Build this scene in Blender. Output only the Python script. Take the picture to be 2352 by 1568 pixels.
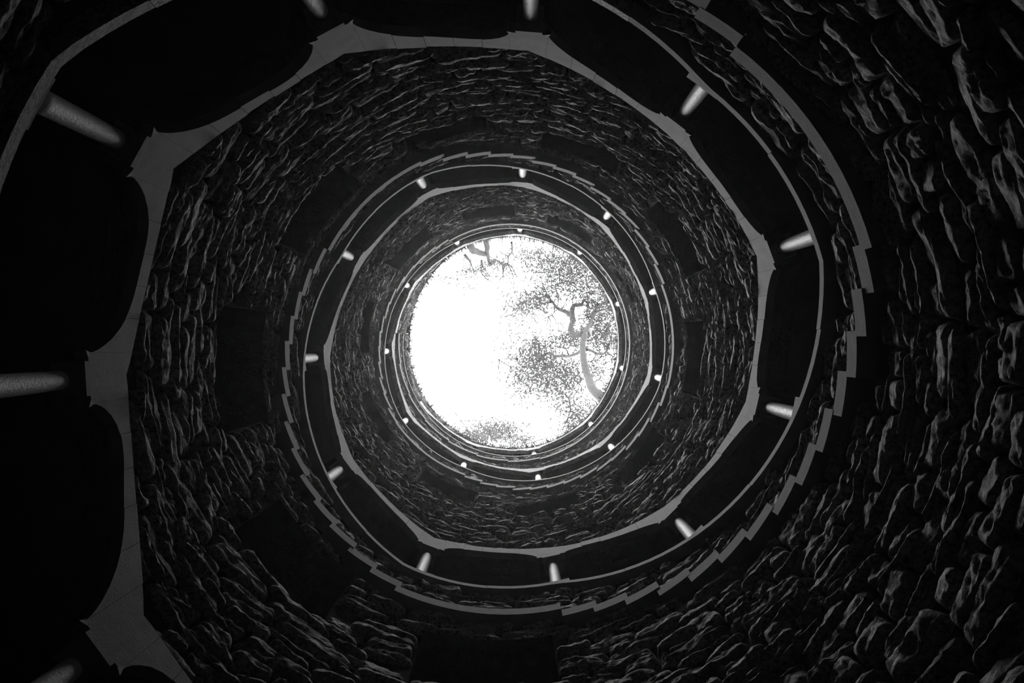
import bpy, math, random
import numpy as np
from mathutils import Matrix, Vector

S = bpy.context.scene
C = S.collection
for o in list(bpy.data.objects):
    bpy.data.objects.remove(o)
random.seed(7)
RNG = np.random.default_rng(11)
D2R = math.pi / 180.0

# ------------------------------------------------------------------ camera, sky, exposure
FPX = 28.0 / 36.0 * 2352.0
TX, TY, CX, CY = 0.00234, -0.00335, 0.10293, 0.0914
_cx, _sx, _cy, _sy = math.cos(TX), math.sin(TX), math.cos(TY), math.sin(TY)
ROT = np.array([[_cy, 0, _sy], [0, 1, 0], [-_sy, 0, _cy]]) @ np.array([[1, 0, 0], [0, _cx, -_sx], [0, _sx, _cx]])
FLIP = np.diag([1.0, -1.0, 1.0])
cam_d = bpy.data.cameras.new('camera')
cam_d.lens = 28.0
cam_d.sensor_width = 36.0
cam_d.sensor_fit = 'HORIZONTAL'
cam_d.clip_end = 500
cam = bpy.data.objects.new('camera', cam_d)
C.objects.link(cam)
_r = FLIP @ ROT
_m = np.eye(4)
_m[:3, 0], _m[:3, 1], _m[:3, 2] = _r[:, 0], _r[:, 1], -_r[:, 2]
_m[:3, 3] = (CX, -CY, 0.0)
cam.matrix_world = Matrix(_m.tolist())
S.camera = cam

SKY = 9.0
w = bpy.data.worlds.new('overcast_sky')
S.world = w
w.use_nodes = True
nt = w.node_tree
nt.nodes.clear()
tc = nt.nodes.new('ShaderNodeTexCoord')
sp = nt.nodes.new('ShaderNodeSeparateXYZ')
mr = nt.nodes.new('ShaderNodeMapRange')
mr.inputs['From Min'].default_value = 0.0
mr.inputs['From Max'].default_value = 1.0
mr.inputs['To Min'].default_value = SKY * 0.85
mr.inputs['To Max'].default_value = SKY
bg = nt.nodes.new('ShaderNodeBackground')
bg.inputs['Color'].default_value = (1, 1, 1, 1)
wo = nt.nodes.new('ShaderNodeOutputWorld')
nt.links.new(tc.outputs['Generated'], sp.inputs[0])
nt.links.new(sp.outputs['Z'], mr.inputs['Value'])
# the sun stands behind thin cloud on the left of the picture and brightens the sky round it
vd = nt.nodes.new('ShaderNodeVectorMath')
vd.operation = 'DOT_PRODUCT'
_s = Vector((-0.24, 0.02, 1.0)).normalized()
vd.inputs[1].default_value = _s
nt.links.new(tc.outputs['Generated'], vd.inputs[0])
gl = nt.nodes.new('ShaderNodeMapRange')
gl.interpolation_type = 'SMOOTHSTEP'
gl.inputs['From Min'].default_value = math.cos(24 * D2R)
gl.inputs['From Max'].default_value = 1.0
gl.inputs['To Min'].default_value = 0.0
gl.inputs['To Max'].default_value = SKY * 1.0
nt.links.new(vd.outputs['Value'], gl.inputs['Value'])
ad = nt.nodes.new('ShaderNodeMath')
nt.links.new(mr.outputs[0], ad.inputs[0])
nt.links.new(gl.outputs[0], ad.inputs[1])
nt.links.new(ad.outputs[0], bg.inputs['Strength'])
nt.links.new(bg.outputs[0], wo.inputs['Surface'])

# a portal in the mouth of the shaft: gives no light, only steers sky sampling down the shaft
pd = bpy.data.lights.new('sky_portal', 'AREA')
pd.shape = 'SQUARE'
pd.size = 7.2
pd.cycles.is_portal = True
po = bpy.data.objects.new('sky_portal', pd)
po.location = (0, 0, 23.9)
C.objects.link(po)

S.view_settings.view_transform = 'Standard'
S.view_settings.look = 'None'
S.view_settings.exposure = 0.0
S.view_settings.gamma = 1.0
S.view_settings.use_curve_mapping = False
S.cycles.max_bounces = 6
S.cycles.diffuse_bounces = 5
S.cycles.use_denoising = True
S.cycles.sample_clamp_indirect = 4.0


# ------------------------------------------------------------------ helpers
def P(R, th, z):
    a = th * D2R
    return (R * math.cos(a), -R * math.sin(a), z)


def px(x, y, z):
    """point at height z above the camera in the direction of photo pixel x, y"""
    d = ROT @ np.array([x - 1176.0, 784.0 - y, FPX])
    t = z / d[2]
    return Vector((CX + t * d[0], -(CY + t * d[1]), z))


def mesh(name, verts, faces, smooth=False):
    me = bpy.data.meshes.new(name)
    me.from_pydata(verts, [], faces)
    if smooth:
        me.polygons.foreach_set('use_smooth', [True] * len(faces))
    me.update()
    return me


def obj(name, verts, faces, mat, parent=None, smooth=False):
    me = mesh(name, verts, faces, smooth)
    me.materials.append(mat)
    o = bpy.data.objects.new(name, me)
    C.objects.link(o)
    if parent is not None:
        o.parent = parent
    return o


def empty(name, loc):
    o = bpy.data.objects.new(name, None)
    o.empty_display_size = 0.2
    o.location = loc
    C.objects.link(o)
    return o


def tag(o, label=None, cat=None, group=None, kind=None):
    for k, v in (('label', label), ('category', cat), ('group', group), ('kind', kind)):
        if v:
            o[k] = v
    return o


def prism(ths, zlo, zhi, Ri, Ro):
    """closed block bent round the shaft axis"""
    V, F = [], []
    n = len(ths)
    for t, a, b in zip(ths, zlo, zhi):
        V += [P(Ri, t, a), P(Ri, t, b), P(Ro, t, b), P(Ro, t, a)]
    for i in range(n - 1):
        p, q = 4 * i, 4 * i + 4
        for k in range(4):
            F.append((p + k, p + (k + 1) % 4, q + (k + 1) % 4, q + k))
    F.append((3, 2, 1, 0))
    e = 4 * (n - 1)
    F.append((e, e + 1, e + 2, e + 3))
    return V, F


def lathe(prof, cx, cy, sides=20):
    V, F = [], []
    n = len(prof)
    for r, z in prof:
        for s in range(sides):
            a = 2 * math.pi * s / sides
            V.append((cx + r * math.cos(a), cy + r * math.sin(a), z))
    for i in range(n - 1):
        for s in range(sides):
            t = (s + 1) % sides
            F.append((i * sides + s, i * sides + t, (i + 1) * sides + t, (i + 1) * sides + s))
    F.append(tuple(range(sides))[::-1])
    F.append(tuple((n - 1) * sides + s for s in range(sides)))
    return V, F


def join(parts):
    V, F = [], []
    for v, f in parts:
        o = len(V)
        V += list(v)
        F += [tuple(i + o for i in q) for q in f]
    return V, F


def tube(pts, rad, sides=8):
    """tapering limb along a smoothed path"""
    pts = [Vector(p) for p in pts]
    P2, R2 = [], []
    n = len(pts)
    for i in range(n - 1):
        p0, p1, p2, p3 = pts[max(i - 1, 0)], pts[i], pts[i + 1], pts[min(i + 2, n - 1)]
        for k in range(4):
            t = k / 4
            P2.append(0.5 * ((2 * p1) + (p2 - p0) * t + (2 * p0 - 5 * p1 + 4 * p2 - p3) * t * t + (3 * p1 - p0 - 3 * p2 + p3) * t ** 3))
            R2.append(rad[i] + (rad[i + 1] - rad[i]) * t)
    P2.append(pts[-1])
    R2.append(rad[-1])
    V, F = [], []
    for i, p in enumerate(P2):
        d = (P2[min(i + 1, len(P2) - 1)] - P2[max(i - 1, 0)]).normalized()
        a = d.orthogonal().normalized() if i == 0 else (a - d * a.dot(d)).normalized()
        b = d.cross(a)
        r = R2[i]
        for s in range(sides):
            g = 2 * math.pi * s / sides
            V.append(tuple(p + r * (math.cos(g) * a + math.sin(g) * b)))
    for i in range(len(P2) - 1):
        for s in range(sides):
            t = (s + 1) % sides
            F.append((i * sides + s, i * sides + t, (i + 1) * sides + t, (i + 1) * sides + s))
    F.append(tuple(range(sides))[::-1])
    e = (len(P2) - 1) * sides
    F.append(tuple(e + s for s in range(sides)))
    return V, F


def hash3(ix, iy, iz):
    h = np.sin(ix * 127.1 + iy * 311.7 + iz * 74.7) * 43758.5453
    return h - np.floor(h)


def vnoise(x, y, z):
    xi, yi, zi = np.floor(x), np.floor(y), np.floor(z)
    xf, yf, zf = x - xi, y - yi, z - zi
    u, v, w_ = xf * xf * (3 - 2 * xf), yf * yf * (3 - 2 * yf), zf * zf * (3 - 2 * zf)
    r = 0
    for a in (0, 1):
        for b in (0, 1):
            for c in (0, 1):
                r = r + hash3(xi + a, yi + b, zi + c) * (u if a else 1 - u) * (v if b else 1 - v) * (w_ if c else 1 - w_)
    return r * 2 - 1


# ------------------------------------------------------------------ materials
def rubble_mat():
    """rough flaky stone, mottled with lichen"""
    m = bpy.data.materials.new('rubble_stone')
    m.use_nodes = True
    t = m.node_tree
    b = t.nodes['Principled BSDF']
    b.inputs['Roughness'].default_value = 0.62
    b.inputs['Specular IOR Level'].default_value = 0.5
    tcn = t.nodes.new('ShaderNodeTexCoord')
    mp = t.nodes.new('ShaderNodeMapping')
    mp.inputs['Scale'].default_value = (1, 1, 1.7)
    t.links.new(tcn.outputs['Object'], mp.inputs[0])

    def noise(sc, det, rg):
        n = t.nodes.new('ShaderNodeTexNoise')
        n.inputs['Scale'].default_value = sc
        n.inputs['Detail'].default_value = det
        n.inputs['Roughness'].default_value = rg
        t.links.new(mp.outputs[0], n.inputs['Vector'])
        return n

    def ramp(n, p0, c0, p1, c1):
        r = t.nodes.new('ShaderNodeValToRGB')
        r.color_ramp.elements[0].position = p0
        r.color_ramp.elements[0].color = (c0, c0, c0, 1)
        r.color_ramp.elements[1].position = p1
        r.color_ramp.elements[1].color = (c1, c1, c1, 1)
        t.links.new(n.outputs['Fac'], r.inputs[0])
        return r
    a = ramp(noise(3.5, 5, .55), 0.36, 0.45, 0.66, 1.0)
    c = ramp(noise(26, 10, .78), 0.42, 0.06, 0.57, 0.66)
    mx = t.nodes.new('ShaderNodeMix')
    mx.data_type = 'RGBA'
    mx.blend_type = 'MULTIPLY'
    mx.inputs[0].default_value = 1.0
    t.links.new(a.outputs[0], mx.inputs[6])
    t.links.new(c.outputs[0], mx.inputs[7])
    t.links.new(mx.outputs[2], b.inputs['Base Color'])
    b1 = t.nodes.new('ShaderNodeBump')
    b1.inputs['Strength'].default_value = 1.0
    b1.inputs['Distance'].default_value = 0.05
    t.links.new(noise(12, 9, .66).outputs['Fac'], b1.inputs['Height'])
    b2 = t.nodes.new('ShaderNodeBump')
    b2.inputs['Strength'].default_value = 1.0
    b2.inputs['Distance'].default_value = 0.010
    t.links.new(noise(60, 6, .7).outputs['Fac'], b2.inputs['Height'])
    t.links.new(b1.outputs[0], b2.inputs['Normal'])
    t.links.new(b2.outputs[0], b.inputs['Normal'])
    return m


def mat(name, lo, hi, scale=6.0, rough=0.9, bump=0.3, bscale=40.0, stretch=(1, 1, 1), bdist=0.02, spec=0.3):
    m = bpy.data.materials.new(name)
    m.use_nodes = True
    t = m.node_tree
    b = t.nodes['Principled BSDF']
    b.inputs['Roughness'].default_value = rough
    b.inputs['Specular IOR Level'].default_value = spec
    tcn = t.nodes.new('ShaderNodeTexCoord')
    mp = t.nodes.new('ShaderNodeMapping')
    mp.inputs['Scale'].default_value = stretch
    t.links.new(tcn.outputs['Object'], mp.inputs[0])
    n1 = t.nodes.new('ShaderNodeTexNoise')
    n1.inputs['Scale'].default_value = scale
    n1.inputs['Detail'].default_value = 6
    t.links.new(mp.outputs[0], n1.inputs['Vector'])
    r = t.nodes.new('ShaderNodeValToRGB')
    r.color_ramp.elements[0].position = 0.3
    r.color_ramp.elements[0].color = (lo, lo, lo, 1)
    r.color_ramp.elements[1].position = 0.72
    r.color_ramp.elements[1].color = (hi, hi, hi, 1)
    t.links.new(n1.outputs['Fac'], r.inputs[0])
    t.links.new(r.outputs[0], b.inputs['Base Color'])
    n2 = t.nodes.new('ShaderNodeTexNoise')
    n2.inputs['Scale'].default_value = bscale
    n2.inputs['Detail'].default_value = 8
    n2.inputs['Roughness'].default_value = 0.65
    t.links.new(mp.outputs[0], n2.inputs['Vector'])
    bp = t.nodes.new('ShaderNodeBump')
    bp.inputs['Strength'].default_value = bump
    bp.inputs['Distance'].default_value = bdist
    t.links.new(n2.outputs['Fac'], bp.inputs['Height'])
    t.links.new(bp.outputs[0], b.inputs['Normal'])
    return m


M_RUBBLE = rubble_mat()
M_MORTAR_SHADE = mat('dark_mortar_and_soffit_shade', 0.015, 0.04, 8.0, 1.0, 0.8, 30.0)  # wall mortar; its dark tone also paints the shade under the arches
M_DRESS = mat('dressed_stone', 0.075, 0.135, 5.0, 0.7, 0.35, 60.0, (1, 1, 1), 0.01)
M_STEP = mat('step_stone', 0.07, 0.125, 5.0, 0.75, 0.4, 50.0, (1, 1, 1), 0.01)
M_COLUMN = mat('white_limestone', 0.74, 0.90, 14.0, 0.45, 0.7, 45.0, (1, 1, 1), 0.012, 0.9)
M_GALLERY = mat('gallery_stone', 0.05, 0.09, 3.0, 0.95, 0.5, 14.0)
M_FLOOR = mat('floor_stone', 0.07, 0.12, 3.0, 0.8, 0.3, 20.0)
M_GROUND = mat('leaf_litter', 0.04, 0.10, 3.0, 1.0, 0.8, 10.0)
M_BARK = mat('grey_bark', 0.05, 0.12, 12.0, 0.95, 0.8, 30.0)


def leafmat(name, refl, trans):
    m = bpy.data.materials.new(name)
    m.use_nodes = True
    t = m.node_tree
    t.nodes.clear()
    d = t.nodes.new('ShaderNodeBsdfDiffuse')
    d.inputs[0].default_value = (refl, refl, refl, 1)
    s = t.nodes.new('ShaderNodeBsdfTranslucent')
    s.inputs[0].default_value = (trans, trans, trans, 1)
    a = t.nodes.new('ShaderNodeAddShader')
    o = t.nodes.new('ShaderNodeOutputMaterial')
    t.links.new(d.outputs[0], a.inputs[0])
    t.links.new(s.outputs[0], a.inputs[1])
    t.links.new(a.outputs[0], o.inputs[0])
    return m


M_LEAF = leafmat('oak_leaf', 0.06, 0.045)
M_MOSS = leafmat('rim_plants', 0.10, 0.045)

# ------------------------------------------------------------------ the spiral, measured
T0, DP, WL, ZL0, RISE = 34.03, 130.31, 36.75, 7.023, 2.65
FLOOR = -1.62
TH_TOP, TH_END = -780.0, -905.0
TH_START = T0 + 3 * DP - WL / 2          # foot of the lowest flight
R_WALL, R_LEDGE, R_STEP, R_DRESS, R_COL, R_BACK, R_OUT = 3.06, 2.933, 2.90, 2.965, 3.08, 3.30, 4.70
BAY = 360.0 / 11.0
COL0 = 20.0


def zl(th):
    """underside height of the parapet coping along the spiral (flat on landings, sloping on flights)"""
    s = (T0 - th) / DP
    k = math.floor(s + 0.5)
    fr = s - k
    wv = WL / DP / 2
    ramp = min(max((abs(fr) - wv) / (0.5 - wv), 0), 1) * 0.5 * (1 if fr > 0 else -1)
    z = ZL0 + RISE * min(k + ramp, 5)
    if th < TH_TOP:
        z += 1.40 * (TH_TOP - th) / (TH_TOP - TH_END)
    return z


def rim(th):
    """top of the shaft wall"""
    t = th
    while t > -545:
        t -= 360
    while t <= -905:
        t += 360
    if t > -598:
        return 23.25 - 1.0 * (-545 - t) / 53.0
    if t > TH_TOP:
        return 22.25
    return 22.25 + 1.0 * (TH_TOP - t) / (TH_TOP - TH_END)


def colth(k):
    return COL0 - BAY * k


K0, K1 = -10, 27


def capz(k):
    th = colth(k)
    return min(zl(th) + 1.37, 21.68)


BAYRISE = {-7: 0.6, -6: 0.62, -5: 0.64, -4: 0.56, -3: 0.42, -2: 0.33, -1: 0.34, 0: 0.38, 1: 0.25, 2: 0.25, 3: 0.38, 4: 0.36, 5: 0.26}


def brise(k):
    return BAYRISE.get(k, 0.30)


HW = 3.5


def zup(th):
    """upper edge of the dressed arch band"""
    s = (COL0 - th) / BAY
    k = math.floor(s)
    f = s - k
    g = f * f * (3 - 2 * f)
    base = capz(k) * (1 - f) + capz(k + 1) * f
    e0, e1 = 0.5 * (brise(k - 1) + brise(k)), 0.5 * (brise(k) + brise(k + 1))
    r = e0 * (1 - g) + e1 * g
    w_ = max(math.sin(math.pi * f), 0) ** 0.8
    r = (0.30 + 0.4 * r) * (1 - w_) + (brise(k) + (0.17 if k <= -4 else 0.24)) * w_
    return min(base + r, rim(th) - 0.1 if th < -540 else 99)


def zlow(k, t):
    """arch soffit in bay k, t from 0 to 1"""
    base = capz(k) * (1 - t) + capz(k + 1) * t
    s = abs(2 * t - 1)
    return base + brise(k) * (1 - s ** 2.8) ** (1 / 1.5)


WINDOWS = [  # spiral angle from, to; sill and head heights at both ends
    (155.4, 132.6, 9.57, 9.57, 10.75, 11.02), (196.9, 171.5, 8.15, 8.30, 9.62, 9.85), (236.4, 213.9, 7.40, 7.45, 8.76, 8.78),
    (279.5, 254.0, 7.10, 7.15, 8.22, 8.14), (116.4, 95.2, 10.34, 10.32, 11.10, 10.92), (80.5, 58.5, 11.06, 10.92, 11.88, 11.82),
    (43.9, 21.3, 11.24, 11.36, 12.58, 12.50), (7.3, -15.2, 12.15, 12.11, 13.36, 13.30), (-30.5, -50.0, 13.25, 13.0, 14.38, 14.17),
    (-66.0, -87.4, 13.81, 13.85, 14.72, 14.75), (-102.8, -124.0, 14.52, 14.59, 15.83, 15.80), (-141.2, -161.4, 15.10, 15.22, 16.25, 16.20),
    (-176.6, -197.3, 15.84, 15.91, 16.98, 16.85), (-213.2, -234.0, 16.28, 16.40, 18.05, 18.10), (-249.6, -272.0, 17.15, 17.18, 18.20, 18.85),
    (-286.8, -308.0, 17.66, 17.67, 18.84, 18.92), (-325.0, -341.0, 18.35, 17.95, 19.10, 18.55)]


def win_at(th, wdw):
    a, b, s0, s1, h0, h1 = wdw
    f = (a - th) / (a - b)
    return s0 + (s1 - s0) * f, h0 + (h1 - h0) * f


def bot(th):
    return FLOOR if th > TH_START else zup(th)


def top(th):
    return zl(th - 360) if th - 360 >= TH_END else rim(th)


TH_BANDS = (TH_START + 360, TH_END)
SIDES = [('wall_right', -45, 45), ('wall_rear', 45, 135), ('wall_left', 135, 225), ('wall_front', 225, 315)]


def side_of(th):
    f = (th + 45) % 360
    return int(f // 90)


# ------------------------------------------------------------------ structure
# shaft walls: dark mortar core in four quarters, with true openings
brk = set(np.arange(TH_BANDS[1], TH_BANDS[0], 1.5).tolist())
for wd in WINDOWS:
    brk.update(wd[:2])
for k in range(-60, 60):
    brk.add(45.0 + 90 * k)
brk = sorted(b for b in brk if TH_BANDS[1] <= b <= TH_BANDS[0])
acc = [([], []) for _ in range(4)]


def add_quad(si, t0, t1, a0, a1, b0, b1):
    V, F = acc[si]
    rows = max(1, int((max(b0 - a0, b1 - a1)) / 0.6))
    for i in range(rows):
        f, g = i / rows, (i + 1) / rows
        n = len(V)
        V += [P(R_WALL, t0, a0 + (b0 - a0) * f), P(R_WALL, t1, a1 + (b1 - a1) * f),
              P(R_WALL, t1, a1 + (b1 - a1) * g), P(R_WALL, t0, a0 + (b0 - a0) * g)]
        F.append((n, n + 1, n + 2, n + 3))


for t1, t0 in zip(brk[:-1], brk[1:]):
    if t0 - t1 < 1e-6:
        continue
    mid = (t0 + t1) / 2
    e = 1e-4
    si = side_of(mid)
    a0, a1, b0, b1 = bot(t0 - e), bot(t1 + e), top(t0 - e), top(t1 + e)
    wd = [x for x in WINDOWS if x[1] < mid < x[0]]
    wd += [None]
    if wd[0]:
        s0, h0 = win_at(t0, wd[0])
        s1, h1 = win_at(t1, wd[0])
        add_quad(si, t0, t1, a0, a1, s0, s1)
        add_quad(si, t0, t1, h0, h1, b0, b1)
    else:
        add_quad(si, t0, t1, a0, a1, b0, b1)
walls = []
for (nm, _, _), (V, F) in zip(SIDES, acc):
    walls.append(tag(obj(nm, V, F, M_MORTAR_SHADE), kind='structure'))

# outer wall of the gallery, floor, ground
ring = [i * 6.0 for i in range(61)]
V, F = prism(ring, [FLOOR - 0.2] * 61, [23.4] * 61, R_OUT, R_OUT + 0.3)
tag(obj('wall_gallery', V, F, M_GALLERY), kind='structure')
V, F = prism(ring, [FLOOR - 0.3] * 61, [FLOOR] * 61, 0.02, R_OUT)
tag(obj('floor', V, F, M_FLOOR), kind='structure')
# gallery ceilings: one spiral slab above the arches
ths = list(np.arange(TH_START, TH_END - 0.1, -3.0))
V, F = prism(ths, [min(zup(t) + 0.02, 22.12) for t in ths], [min(zup(t) + 0.2, 22.3) for t in ths], R_WALL + 0.02, R_OUT)
tag(obj('ceiling', V, F, M_GALLERY), kind='structure')
# ground round the mouth
V, F = [], []
rr = [R_OUT - 0.1, 8, 14, 40, 400]
for r in rr:
    for i in range(48):
        a = i * 7.5
        dz = 0.0 if r < 5 else 0.25 * math.sin(a * 0.11) + 0.3 * math.sin(a * 0.05 + r)
        V.append(P(r, a, 22.2 + dz))
for j in range(len(rr) - 1):
    for i in range(48):
        n = (i + 1) % 48
        F.append((j * 48 + i, j * 48 + n, (j + 1) * 48 + n, (j + 1) * 48 + i))
tag(obj('ground', V, F, M_GROUND), kind='structure')
# capping of the rim, laid in blocks
cap_root = tag(empty('trim_1', (0, 0, 22.2)), kind='structure')
cap_inv = Matrix.Translation((0, 0, -22.2))
for i in range(30):
    a = -545 - i * 12.0
    t = [a - 0.12, a - 4, a - 8, a - 11.88]
    V, F = prism(t, [rim(x) - 0.02 for x in t], [rim(x) + 0.10 + random.uniform(-.02, .02) for x in t], 2.97 + random.uniform(-.015, .015), 4.75)
    o = obj('capping_stone', [(x, y, z - 22.2) for x, y, z in V], F, M_DRESS, cap_root)

# window recesses
for i, (a, b, s0, s1, h0, h1) in enumerate(WINDOWS):
    V, F = [], []
    n = 6
    for R in (3.0, 4.1):
        for j in range(n):
            f = j / (n - 1)
            t = a + (b - a) * f
            V += [P(R, t, s0 + (s1 - s0) * f), P(R, t, h0 + (h1 - h0) * f)]
    m_ = 2 * n
    for j in range(n - 1):
        p = 2 * j
        F += [(p, p + 2, m_ + p + 2, m_ + p), (p + 1, m_ + p + 1, m_ + p + 3, p + 3), (m_ + p, m_ + p + 2, m_ + p + 3, m_ + p + 1)]
    F += [(0, m_, m_ + 1, 1), (m_ - 2, m_ - 1, 2 * m_ - 1, 2 * m_ - 2)]
    tag(obj('window_%d' % (i + 1), V, F, M_MORTAR_SHADE), kind='structure')

# ------------------------------------------------------------------ rubble stones of the walls
CELLS = []
z = 2.9
row = 0
while z < 23.2:
    hgt = RNG.uniform(0.08, 0.22) if z < 8.5 else (RNG.uniform(0.07, 0.19) if z < 14 else RNG.uniform(0.06, 0.15))
    ph = RNG.uniform(0, 6.28, 3)

    def wav(t, zz=z, p=ph):
        a = t * D2R
        return 0.06 * math.sin(3 * a + zz * 0.9) + 0.05 * math.sin(9 * a + zz * 2.3) + 0.035 * math.sin(22 * a + zz * 5.0)
    t = RNG.uniform(0, 8)
    end = t + 360
    while t < end - 1.5:
        ln = RNG.uniform(0.2, 0.75) * (1.05 if z < 8.5 else 1.0)
        t2 = min(t + ln / 3.0 / D2R, end)
        if end - t2 < 3:
            t2 = end
        CELLS.append((t, t2, z + wav(t), z + hgt + wav(t), z + wav(t2), z + hgt + wav(t2), hgt))
        t = t2
    z += hgt
    row += 1

# frames: angle unwrapping of every cell onto the spiral, clipping against openings
STONES = []
for (t, t2, a0, b0, a1, b1, hgt) in CELLS:
    tm = (t + t2) / 2
    zc = (a0 + b0 + a1 + b1) / 4
    for k in range(-4, 3):
        th = tm + 360 * k
        if not (TH_BANDS[1] < th < TH_BANDS[0]):
            continue
        lo, hi = bot(th), top(th)
        if not (lo - 0.1 < zc < hi + 0.1):
            continue
        A, B = t + 360 * k, t2 + 360 * k
        za, zb, zc_, zd = a0, b0, a1, b1
        skip = False
        for wd in WINDOWS:
            if B > wd[1] and A < wd[0]:
                wl, wh = win_at(min(max(th, wd[1]), wd[0]), wd)
                if zc + hgt / 2 > wl and zc - hgt / 2 < wh:
                    ou = min(B - wd[1], wd[0] - A) * 3.0 * D2R
                    oz = min(zc + hgt / 2 - wl, wh - (zc - hgt / 2))
                    if wd[1] < th < wd[0] and wl < zc < wh:
                        if ou > (B - A) * 3 * D2R * 0.5 + 1e-6 and oz > hgt * 0.5:
                            skip = True
                            break
                    if oz < ou:
                        if zc > wh or (zc > (wl + wh) / 2):
                            za, zc_ = max(za, win_at(A, wd)[1]), max(zc_, win_at(B, wd)[1])
                        else:
                            zb, zd = min(zb, win_at(A, wd)[0]), min(zd, win_at(B, wd)[0])
                    else:
                        if th < (wd[0] + wd[1]) / 2:
                            B = min(B, wd[1])
                        else:
                            A = max(A, wd[0])
        if skip or B - A < 1.2:
            continue
        eps = 0.01
        za, zc_ = max(za, bot(A) + eps), max(zc_, bot(B) + eps)
        zb, zd = min(zb, top(A) - eps), min(zd, top(B) - eps)
        # step ends bear into the wall here
        if th - 360 >= TH_END:
            st = zl(th - 360)
            if (za + zb + zc_ + zd) / 4 > st - 0.95:
                za, zc_ = max(za, zl(A - 360) - 0.90), max(zc_, zl(B - 360) - 0.90)
            else:
                zb, zd = min(zb, zl(A - 360) - 1.0), min(zd, zl(B - 360) - 1.0)
        if min(zb - za, zd - zc_) < 0.045:
            continue
        STONES.append((A, B, za, zb, zc_, zd))
        break


def stone_geo(s, fine):
    A, B, za, zb, zc_, zd = s
    j = 0.012 / 3.0 / D2R
    A, B = A + j * 0.5, B - j * 0.5
    g = 0.003 if za < 13 else 0.008
    nx, ny = (20, 10) if fine == 2 else ((14, 8) if fine else (9, 5))
    x = np.linspace(-1, 1, nx)[None, :].repeat(ny, 0)
    y = np.linspace(-1, 1, ny)[:, None].repeat(nx, 1)
    c1, c2 = RNG.uniform(0.02, 0.26, 2)
    sk = RNG.uniform(-0.2, 0.2, 2)
    xr = x * (1 - c1 * y ** 4) + sk[0] * y * (1 - x * x)
    tp = RNG.uniform(0.0, 0.55, 2)
    yr = y * (1 - np.where(x < 0, tp[0], tp[1]) * np.abs(x) ** 2.2) + sk[1] * x * (1 - y * y)
    f = np.clip((xr + 1) / 2, 0, 1)
    h = np.clip((yr + 1) / 2, 0, 1)
    th = A + (B - A) * f
    lo = za + (zc_ - za) * f + g
    hi = zb + (zd - zb) * f - g
    zz = lo + (hi - lo) * h
    u = th * D2R * 3.0
    sd = RNG.uniform(0, 50)
    edge = np.maximum(np.abs(x), np.abs(y))
    prof = (1 - edge ** 7) ** 0.5
    hgt = RNG.uniform(0.05, 0.10)
    tilt = RNG.uniform(-0.022, 0.022) * x + RNG.uniform(-0.042, 0.012) * y
    sh = zz + u * RNG.uniform(-0.5, 0.5)
    n1 = 1 - 2 * np.abs(vnoise(u * 4 + sd, sh * 12, sd + 0 * u))
    n2 = 1 - 2 * np.abs(vnoise(u * 9 + sd, sh * 25, sd + 0 * u))
    nz = 0.022 * n1 + 0.015 * n2 + 0.020 * vnoise(u * 6, zz * 9 + sd, sd + 0 * u) + 0.009 * vnoise(u * 21, zz * 40 + sd, sd + 0 * u) + 0.006 * vnoise(u * 38, zz * 60 + sd, sd + 0 * u)
    amp = 0.78 if zz.mean() < 8.5 else (0.9 if zz.mean() < 13 else 1.45)
    r = R_WALL + 0.01 - prof * (hgt + tilt + nz * amp)
    r = np.clip(r, 2.91, R_WALL + 0.01)
    a = th * D2R
    V = np.stack([r * np.cos(a), -r * np.sin(a), zz], -1).reshape(-1, 3)
    F = []
    for jj in range(ny - 1):
        for ii in range(nx - 1):
            p = jj * nx + ii
            F.append((p, p + nx, p + nx + 1, p + 1))
    return V.tolist(), F


STONES.sort(key=lambda s: min((s[2] + s[3]) / 2, 99) ** 2 / max(1e-3, (s[1] - s[0]) * (s[3] - s[2]) * 1.0) if s[2] > 3.2 else 1e9)
count = [0] * 4
rest = [([], []) for _ in range(4)]
proj_lim = 1.0


def visible(s):
    A, B, za, zb, zc_, zd = s
    tm = (A + B) / 2
    zc = (za + zb + zc_ + zd) / 4
    q = Vector(P(3.0, tm, zc)) - Vector((CX, -CY, 0))
    u = q.x / q.z * FPX
    v = q.y / q.z * FPX
    return abs(u) < 1190 and abs(v) < 800


for s in STONES:
    tm, zc = (s[0] + s[1]) / 2, (s[2] + s[3]) / 2
    si = side_of(tm)
    vis = visible(s)
    V, F = stone_geo(s, 2 if zc < 8.5 and vis else int(zc < 11.5))
    if vis and count[si] < 300:
        count[si] += 1
        obj('stone', V, F, M_RUBBLE, walls[si], True)
    else:
        RV, RF = rest[si]
        n = len(RV)
        RV += V
        RF += [tuple(i + n for i in q) for q in F]
for si in range(4):
    tag(obj('rubble_stones', rest[si][0], rest[si][1], M_RUBBLE, walls[si], True), kind='stuff')

# ------------------------------------------------------------------ staircase: step ends and landings
stair = empty('spiral_staircase', (0, 0, FLOOR))
tag(stair, 'grey stone spiral staircase whose step ends jut from the rubble shaft wall', None, None, 'structure')


def into(V, root):
    l = root.location
    return [(a - l.x, b - l.y, c - l.z) for a, b, c in V]


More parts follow.
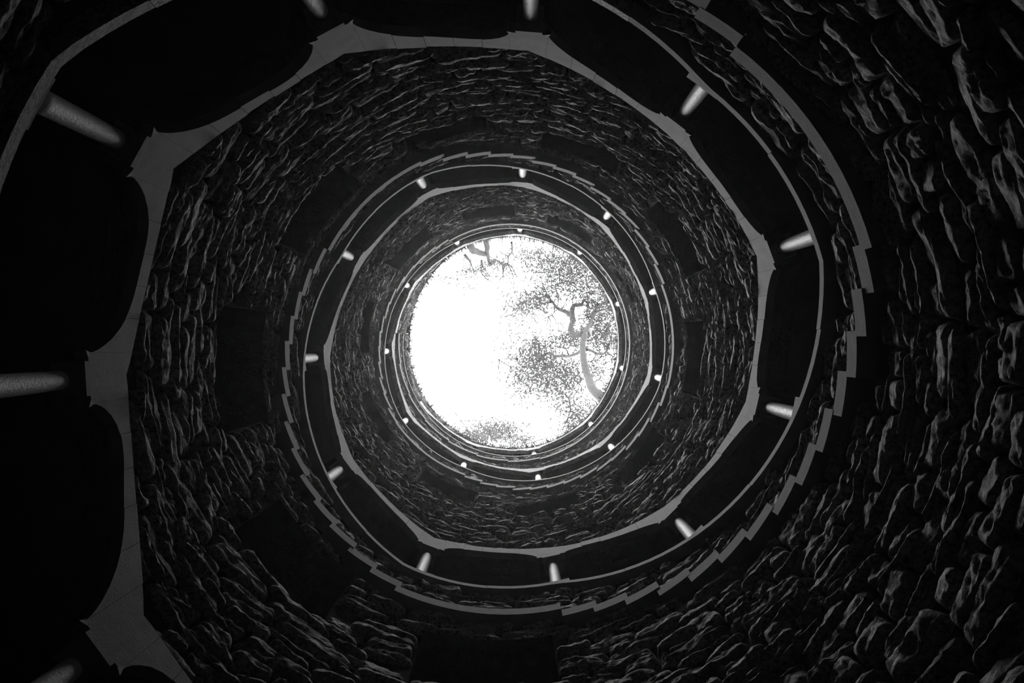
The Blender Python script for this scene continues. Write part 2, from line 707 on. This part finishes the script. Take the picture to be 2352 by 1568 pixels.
RIS = RISE / 15
for k in range(-3, 6):
    c = T0 - DP * k
    za = ZL0 + RISE * k - 0.855
    lo_t, hi_t = c + WL / 2, c - WL / 2
    if k == -3:
        lo_t = c - WL / 2 + 6
    if k == 5:
        hi_t = TH_TOP
    n = max(3, int(abs(lo_t - hi_t) / 3) + 1)
    t = list(np.linspace(lo_t - 0.05, hi_t + 0.05, n))
    if za - 0.185 > FLOOR:
        V, F = prism(t, [za - 0.185] * n, [za] * n, R_STEP - 0.01, R_OUT)
        obj('landing', into(V, stair), F, M_STEP, stair)
    if k < 5:
        tw = (DP - WL) / 14
        for i in range(14):
            s0 = c - WL / 2 - tw * i
            t = list(np.linspace(s0 + 0.9, s0 - tw + 0.04, 4))
            zz = za + RIS * (i + 1)
            jr = random.uniform(-0.012, 0.012)
            zlo = max(zz - 0.192 + random.uniform(-.01, .01), FLOOR)
            V, F = prism(t, [zlo] * 4, [zz] * 4, R_STEP + jr, R_OUT)
            obj('step', into(V, stair), F, M_STEP, stair)
t = list(np.linspace(TH_TOP, TH_END, 12))
for i in range(8):
    a = TH_TOP + (TH_END - TH_TOP) * i / 8
    b = TH_TOP + (TH_END - TH_TOP) * (i + 1) / 8
    t = list(np.linspace(a - 0.04, b + 0.04, 5))
    zz = zl((a + b) / 2) - 0.855
    V, F = prism(t, [zz - 0.185] * 5, [zz] * 5, R_STEP, R_OUT)
    obj('step', into(V, stair), F, M_STEP, stair)

# ------------------------------------------------------------------ parapet coping along the spiral
cop = tag(empty('trim_2', (0, 0, 0)), kind='structure')
k = K0
while True:
    a, b = colth(k) - BAY / 2, colth(k + 1) - BAY / 2
    if a > TH_START:
        k += 1
        continue
    if a < TH_END + 1:
        break
    b = max(b, TH_END)
    n = 12
    t = list(np.linspace(a - 0.03, b + 0.03, n))
    V, F = prism(t, [zl(x) for x in t], [zl(x) + 0.095 for x in t], R_LEDGE + random.uniform(-.006, .006), R_BACK)
    obj('coping_stone', V, F, M_RUBBLE if a > 101 else M_DRESS, cop)
    k += 1

# ------------------------------------------------------------------ arches: springers and voussoirs
arc = tag(empty('trim_3', (0, 0, 0)), kind='structure')
for k in range(K0, K1 + 1):
    c = colth(k)
    if c > TH_START - 10 or c < TH_END + 5:
        continue
    zc = capz(k)
    t = list(np.linspace(c + HW, c - HW, 5))
    V, F = prism(t, [zc, zc + .008, zc + .01, zc + .008, zc], [zup(x) for x in t], R_DRESS, R_WALL)
    # worn lips at both lower corners
    for sg in (1, -1):
        n = len(V)
        e = c + sg * HW
        V += [P(R_DRESS, e - sg * 0.5, zc), P(R_DRESS, e, zc + .05), P(R_WALL, e, zc + .05), P(R_WALL, e - sg * 0.5, zc), P(R_DRESS - .012, e + sg * 0.5, zc - .055), P(R_DRESS + .05, e + sg * 0.4, zc - .03)]
        F += [(n, n + 1, n + 4), (n + 1, n + 2, n + 5, n + 4), (n, n + 4, n + 5, n + 3), (n + 2, n + 3, n + 5), (n, n + 3, n + 2, n + 1)]
    obj('springer', V, F, M_DRESS if k < 14 else M_RUBBLE, arc)
    if k == K1 or colth(k + 1) < TH_END + 5:
        continue
    ta, tb = c - HW, colth(k + 1) + HW
    nv = 5
    for j in range(nv):
        f0, f1 = j / nv, (j + 1) / nv
        uu = np.linspace(f0, f1, 7)
        if j in (0, nv - 1):
            uu = np.array([f0 + (f1 - f0) * q for q in ((0, .04, .1, .2, .4, .7, 1) if j == 0 else (0, .3, .6, .8, .9, .96, 1))])
        t = [ta + (tb - ta) * q for q in uu]
        t[0] -= 0.03
        t[-1] += 0.03
        jr = random.uniform(-0.006, 0.006)
        V, F = prism(t, [min(zlow(k, q), zup(x) - 0.06) for q, x in zip(uu, t)], [zup(x) for x in t], R_DRESS + jr, R_WALL)
        obj('voussoir', V, F, M_DRESS if k < 13 else M_RUBBLE, arc)
    # arch thickness behind the face, coloured dark to put in the soffit's shade
    uu = np.concatenate([np.array([0, .008, .02, .05]), np.linspace(.1, .9, 17), np.array([.95, .98, .992, 1])])
    t = [c, c - HW] + [ta + (tb - ta) * q for q in uu] + [tb, tb - HW]
    lo = [zc + .01, zc + .01] + [min(zlow(k, q), zup(x) - 0.06) + .004 for q, x in zip(uu, t[2:])] + [capz(k + 1) + .01] * 2
    V, F = prism(t, lo, [zup(x) for x in t], R_WALL, R_BACK)
    obj('shade_arch_core', V, F, M_MORTAR_SHADE, arc)

# ------------------------------------------------------------------ columns
HOURS = ['twelve', 'one', 'two', 'three', 'four', 'five', 'six', 'seven', 'eight', 'nine', 'ten', 'eleven']


def clock(th):
    h = ((90 - th) / 30.0) % 12
    q = round(h * 2) % 24
    return HOURS[q // 2] + " o'clock" if q % 2 == 0 else 'half past ' + HOURS[q // 2]


def turn(th):
    if th > 90:
        return 'the dim outermost turn cropped by the frame'
    if th > -270:
        return 'the second turn of arches from outside'
    if th > -626:
        return 'the third turn of arches from outside'
    return 'the bright topmost ring of arches'


for k in range(K0, K1 + 1):
    c = colth(k)
    if c > 235 or c < TH_END + 30:
        continue
    zb = zl(c) + 0.095
    zt = capz(k)
    base = P(R_COL, c, zb)
    root = empty('column', base)
    tag(root, 'slim white column at %s on %s' % (clock(c), turn(c)), 'column', 'columns of the spiral arcade', 'thing')
    H = zt - zb
    # level plinth on the sloping coping
    t = [c + 3.4, c + 1, c - 1.2, c - 3.0]
    V, F = prism(t, [min(zl(x) + 0.094, zb + .02) for x in t], [zb + 0.035] * 4, R_LEDGE + 0.01, R_BACK - 0.04)
    obj('plinth', into(V, root), F, M_DRESS, root)
    y0 = 0.035
    obj('base', *lathe([(0.095, y0), (0.102, y0 + .012), (0.10, y0 + .03), (0.085, y0 + .04), (0.088, y0 + .055), (0.08, y0 + .07)], 0, 0, 20), M_COLUMN, root, True)
    top_s = H - 0.17
    if top_s > y0 + 0.1:
        n = 9
        pr = [(0.076 - 0.008 * (i / (n - 1)) ** 2, y0 + .065 + (top_s - y0 - .065) * i / (n - 1)) for i in range(n)]
        obj('shaft', *lathe(pr, 0, 0, 24), M_COLUMN, root, True)
        V1, F1 = lathe([(0.068, top_s), (0.082, top_s + .01), (0.084, top_s + .022), (0.072, top_s + .03), (0.078, top_s + .06), (0.10, top_s + .10), (0.118, top_s + .115)], 0, 0, 24)
        a_ = -c * D2R
        ca, sa = math.cos(a_), math.sin(a_)
        q = 0.125
        V2 = []
        for zz in (H - 0.06, H - 0.002):
            for ex, ey in ((-q, -q), (q, -q), (q, q), (-q, q)):
                V2.append((ca * ex - sa * ey, sa * ex + ca * ey, zz))
        F2 = [(0, 1, 2, 3), (7, 6, 5, 4), (0, 4, 5, 1), (1, 5, 6, 2), (2, 6, 7, 3), (3, 7, 4, 0)]
        obj('capital', *join([(V1, F1), (V2, F2)]), M_DRESS, root)


# ------------------------------------------------------------------ trees over the mouth
def limb(root, name, pts, rad):
    V, F = tube(pts, rad)
    return obj(name, into(V, root), F, M_BARK, root, True)


def leaves(root, clusters, mat_, size, name='foliage'):
    V, F = [], []
    rng = np.random.default_rng(len(clusters) * 17 + 3)
    for (x, y, z, sx, sy, n) in clusters:
        for _ in range(n):
            qx, qy = rng.normal(x, sx), rng.normal(y, sy)
            p = px(qx, qy, z + rng.normal(0, 1.2))
            a = Vector(rng.normal(0, 1, 3)).normalized()
            b = a.orthogonal().normalized()
            c = (b * math.cos(1.3) + a.cross(b) * math.sin(1.3))
            l = size * rng.uniform(0.6, 1.4)
            a, c = a * l, c * l * 0.45
            m = len(V)
            V += [tuple(p - a), tuple(p + c * 0.9 - a * .2), tuple(p + a), tuple(p - c * 0.9 + a * .2)]
            F.append((m, m + 1, m + 2, m + 3))
    l = root.location
    V = [(p[0] - l.x, p[1] - l.y, p[2] - l.z) for p in V]
    o = obj(name, V, F, mat_, root)
    o['kind'] = 'stuff'
    return o


def twigs(root, seeds, rngseed, name='twig'):
    """fine forking shoots, joined"""
    rng = np.random.default_rng(rngseed)
    parts = []

    def grow(p, d, l, r, n):
        pts = [p]
        for i in range(4):
            d = (d + Vector(rng.normal(0, .35, 3))).normalized()
            pts.append(pts[-1] + d * l / 4)
        parts.append(tube(pts, [r, r * .9, r * .75, r * .6, r * .4], 5))
        if n > 0:
            for q in (2, 3, 4):
                if rng.random() < 0.8:
                    nd = (d + Vector(rng.normal(0, .8, 3))).normalized()
                    grow(pts[q], nd, l * rng.uniform(.5, .8), r * .55, n - 1)
    for (p, d, l, r, n) in seeds:
        grow(Vector(p), Vector(d).normalized(), l, r, n)
    V, F = join(parts)
    o = obj(name, into(V, root), F, M_BARK, root, True)
    o['kind'] = 'stuff'
    return o


def path(*a):
    return [px(*q) for q in a]


tree = empty('leaning_tree', (4.45, 2.75, 22.0))
tag(tree, 'gnarled leaning tree with a bent trunk over the right of the sky opening', 'tree')
limb(tree, 'trunk', [(4.45, 2.75, 22.0), (4.1, 2.5, 24.0)] + path((1372, 905, 27), (1352, 868, 29), (1342, 835, 30), (1338, 790, 31.5), (1342, 768, 32.3), (1320, 769, 33), (1311, 755, 33.6), (1316, 735, 34.2)),
     [.26, .22, .16, .15, .135, .12, .115, .125, .12, .10])
br = [
    (((1338, 768, 32.3), (1350, 752, 33.2), (1358, 738, 34), (1363, 722, 34.6), (1376, 714, 35), (1398, 708, 35.5)), .085, .02),
    (((1316, 737, 34.2), (1314, 720, 34.8), (1316, 704, 35.2), (1324, 700, 35.4), (1336, 698, 35.7), (1342, 687, 36)), .10, .04),
    (((1313, 726, 34.7), (1300, 716, 35.3), (1286, 711, 36), (1277, 704, 36.4), (1268, 692, 37), (1258, 678, 37.6), (1251, 664, 38)), .08, .02),
    (((1266, 692, 37), (1254, 695, 37.5), (1243, 697, 37.8), (1236, 692, 38)), .035, .02),
    (((1256, 680, 37.6), (1240, 683, 38), (1220, 686, 38.4), (1208, 692, 38.7), (1192, 708, 39), (1186, 718, 39.2), (1179, 727, 39.5)), .03, .01),
    (((1274, 706, 36.4), (1273, 716, 36.6), (1268, 724, 36.8), (1260, 727, 37)), .025, .008),
    (((1363, 722, 34.6), (1362, 715, 34.9), (1370, 709, 35.2), (1380, 703, 35.6), (1388, 695, 36)), .04, .015),
    (((1336, 803, 31.2), (1326, 811, 31.8), (1308, 817, 32.6), (1288, 816, 33.4), (1276, 821, 34), (1265, 828, 34.5), (1255, 838, 35)), .055, .018),
    (((1276, 821, 34), (1266, 811, 34.6), (1256, 812, 35), (1244, 819, 35.5), (1232, 822, 36)), .04, .012),
    (((1346, 802, 31.2), (1358, 805, 31.6), (1370, 811, 32), (1384, 813, 32.5), (1394, 805, 33), (1398, 792, 33.4)), .05, .03),
    (((1394, 808, 33), (1400, 814, 33.3), (1408, 819, 33.6)), .03, .015),
    (((1398, 792, 33.4), (1402, 780, 33.8), (1404, 764, 34.2)), .03, .01),
    (((1350, 728, 34.3), (1348, 716, 34.8), (1350, 700, 35.2), (1356, 690, 35.6)), .035, .012),
    (((1188, 824, 33), (1178, 823, 33.6), (1166, 823.5, 34.4), (1146, 825, 35.4)), .05, .008),
    (((1285, 868, 33), (1296, 880, 33.3), (1303, 892, 33.6), (1320, 893, 34), (1326, 880, 34.3)), .022, .008),
    (((1298, 905, 33), (1308, 920, 33.4), (1310, 945, 33.7), (1304, 960, 34), (1306, 985, 34.2)), .028, .01),
    (((1283, 618, 36), (1285, 634, 36.2), (1284, 650, 36.4), (1276, 658, 36.6)), .03, .012)]
for pts, r0, r1 in br:
    n = len(pts)
    limb(tree, 'branch', path(*pts), [1.35 * (r0 + (r1 - r0) * (i / (n - 1))) for i in range(n)])
seeds = []
rg = np.random.default_rng(5)
for pts, r0, r1 in br:
    for q in pts[2:]:
        for _ in range(2):
            seeds.append((px(*q), rg.normal(0, 1, 3), rg.uniform(.5, 1.1), .026, 2))
for _ in range(70):
    q = (rg.uniform(1190, 1400), rg.uniform(560, 980), rg.uniform(33, 37))
    if math.hypot(q[0] - 1180, q[1] - 788) < 235 and q[0] - 1180 > 40 - 0.2 * abs(q[1] - 788):
        seeds.append((px(*q), rg.normal(0, 1, 3), rg.uniform(.4, 1.0), .022, 2))
twigs(tree, seeds, 9)
cl = []
rg = np.random.default_rng(21)
for (x, y, sx, sy, n) in [(1230, 690, 18, 14, 420), (1200, 705, 18, 16, 250), (1290, 640, 30, 22, 800), (1340, 640, 26, 24, 750), (1375, 690, 20, 26, 600), (1385, 740, 18, 20, 450), (1250, 610, 26, 16, 450),
                          (1350, 770, 22, 12, 520), (1300, 780, 16, 8, 260), (1395, 780, 12, 16, 260), (1240, 790, 16, 12, 260), (1195, 780, 24, 22, 260), (1225, 820, 20, 14, 480), (1210, 855, 24, 16, 420),
                          (1270, 850, 24, 16, 560), (1250, 890, 24, 18, 520), (1310, 860, 20, 20, 420), (1370, 850, 16, 18, 280), (1300, 925, 18, 22, 320), (1345, 940, 18, 16, 300), (1190, 880, 16, 20, 220), (1325, 970, 18, 12, 220), (1320, 600, 30, 12, 480), (1220, 585, 20, 10, 200), (1170, 665, 14, 30, 120)]:
    cl.append((x, y, 37, sx, sy, n))
cl = [(x, y, z_, sx * 1.25, sy * 1.25, int(n * 2.1)) for x, y, z_, sx, sy, n in cl]
leaves(tree, cl, M_LEAF, 0.074)

tree2 = empty('bare_tree', (-1.6, -4.9, 22.2))
tag(tree2, 'thin forked tree reaching over the top edge of the sky opening', 'tree')
limb(tree2, 'trunk', [(-1.6, -4.9, 22.2), (-1.9, -4.9, 25)] + path((1080, 562, 28), (1092, 576, 29), (1108, 582, 30), (1118, 584, 30.5)), [.22, .19, .14, .13, .11, .09])
limb(tree2, 'trunk', [(-1.1, -4.9, 22.2), (-1.3, -4.95, 25.5)] + path((1117, 558, 29), (1118, 575, 30), (1122, 596, 31), (1124, 610, 31.5)), [.16, .14, .11, .09, .06, .045])
br2 = [(((1126, 606, 31), (1136, 599, 31.6), (1144, 599, 32), (1152, 606, 32.4), (1166, 606, 33), (1174, 612, 33.4), (1180, 622, 34)), .045, .012),
       (((1154, 606, 32.4), (1155, 620, 32.8), (1156, 634, 33.2)), .03, .012), (((1106, 598, 31), (1107, 612, 31.4), (1104, 622, 31.8), (1112, 634, 32.4), (1122, 644, 33)), .035, .014),
       (((1068, 585, 29.5), (1078, 598, 30), (1084, 612, 30.5), (1088, 622, 31)), .035, .012), (((1175, 556, 29), (1176, 578, 30), (1168, 588, 30.6), (1167, 604, 31)), .03, .014)]
for pts, r0, r1 in br2:
    n = len(pts)
    limb(tree2, 'branch', path(*pts), [1.4 * (r0 + (r1 - r0) * (i / (n - 1))) for i in range(n)])
seeds = []
for pts, r0, r1 in br2:
    for q in pts[1:]:
        for _ in range(2):
            seeds.append((px(*q), rg.normal(0, 1, 3), rg.uniform(.4, .8), .022, 2))
twigs(tree2, seeds, 4)
leaves(tree2, [(1075, 622, 30, 12, 10, 160), (1110, 615, 30, 16, 12, 170), (1140, 605, 30, 12, 9, 120), (1045, 635, 30, 18, 12, 140), (1020, 640, 30, 14, 8, 90), (1085, 655, 30, 16, 8, 60)], M_LEAF, 0.06)

shrub = empty('bush', (-.9, 4.9, 22.2))
tag(shrub, 'dense feathery bush leaning over the lower edge of the sky opening', 'bush')
stems = []
for i in range(26):
    x = -2.2 + i * 0.1
    stems.append(((x, 4.6 + .3 * math.sin(i * 2.1), 22.2), (0.1 * math.sin(i), -0.35, 1), rg.uniform(2.5, 5.0), .022, 2))
twigs(shrub, stems, 12, 'stem')
leaves(shrub, [(1130, 985, 28, 30, 12, 1100), (1095, 995, 27, 24, 9, 500), (1165, 985, 28, 22, 12, 700), (1150, 1005, 26, 34, 7, 700), (1205, 1008, 26, 14, 5, 160), (1070, 1000, 26, 20, 6, 200)], M_MOSS, 0.05)

# plants and hanging fibres along the rim
V, F = [], []
rg = np.random.default_rng(33)
for _ in range(3600):
    th = -545 - rg.uniform(0, 360)
    z0 = rim(th) + 0.08
    r0 = rg.uniform(2.95, 3.05)
    base = Vector(P(r0, th, z0 - rg.uniform(0, 0.12)))
    rad = Vector(P(1, th, 0))
    l = rg.uniform(0.07, 0.26) * (1.0 if rg.random() < .9 else 2.0)
    d = (-rad * rg.uniform(0.1, 0.8) + Vector((0, 0, rg.uniform(-0.5, 1.0))) + Vector(rg.normal(0, .35, 3))).normalized()
    sd = d.cross(rad).normalized() * rg.uniform(0.006, 0.014)
    n = len(V)
    tip = base + d * l + Vector((0, 0, -0.25 * l))
    midp = base + d * l * .55
    V += [tuple(base - sd), tuple(base + sd), tuple(midp + sd * .8), tuple(tip), tuple(midp - sd * .8)]
    F.append((n, n + 1, n + 2, n + 3, n + 4))
tag(obj('rim_grass', V, F, M_MOSS), 'short grass and fibres fringing the stone rim of the shaft', 'grass', None, 'stuff')

# ------------------------------------------------------------------ thin mist standing in the shaft
hm = bpy.data.materials.new('thin_mist')
hm.use_nodes = True
t = hm.node_tree
t.nodes.clear()
vs = t.nodes.new('ShaderNodeVolumeScatter')
vs.inputs['Density'].default_value = 0.0018
vs.inputs['Anisotropy'].default_value = 0.8
ho = t.nodes.new('ShaderNodeOutputMaterial')
t.links.new(vs.outputs[0], ho.inputs['Volume'])
V, F = lathe([(2.88, FLOOR + 0.05), (2.88, 21.7)], 0, 0, 48)
tag(obj('mist', V, F, hm), 'thin pale mist hanging in the middle of the shaft', 'mist', None, 'stuff')
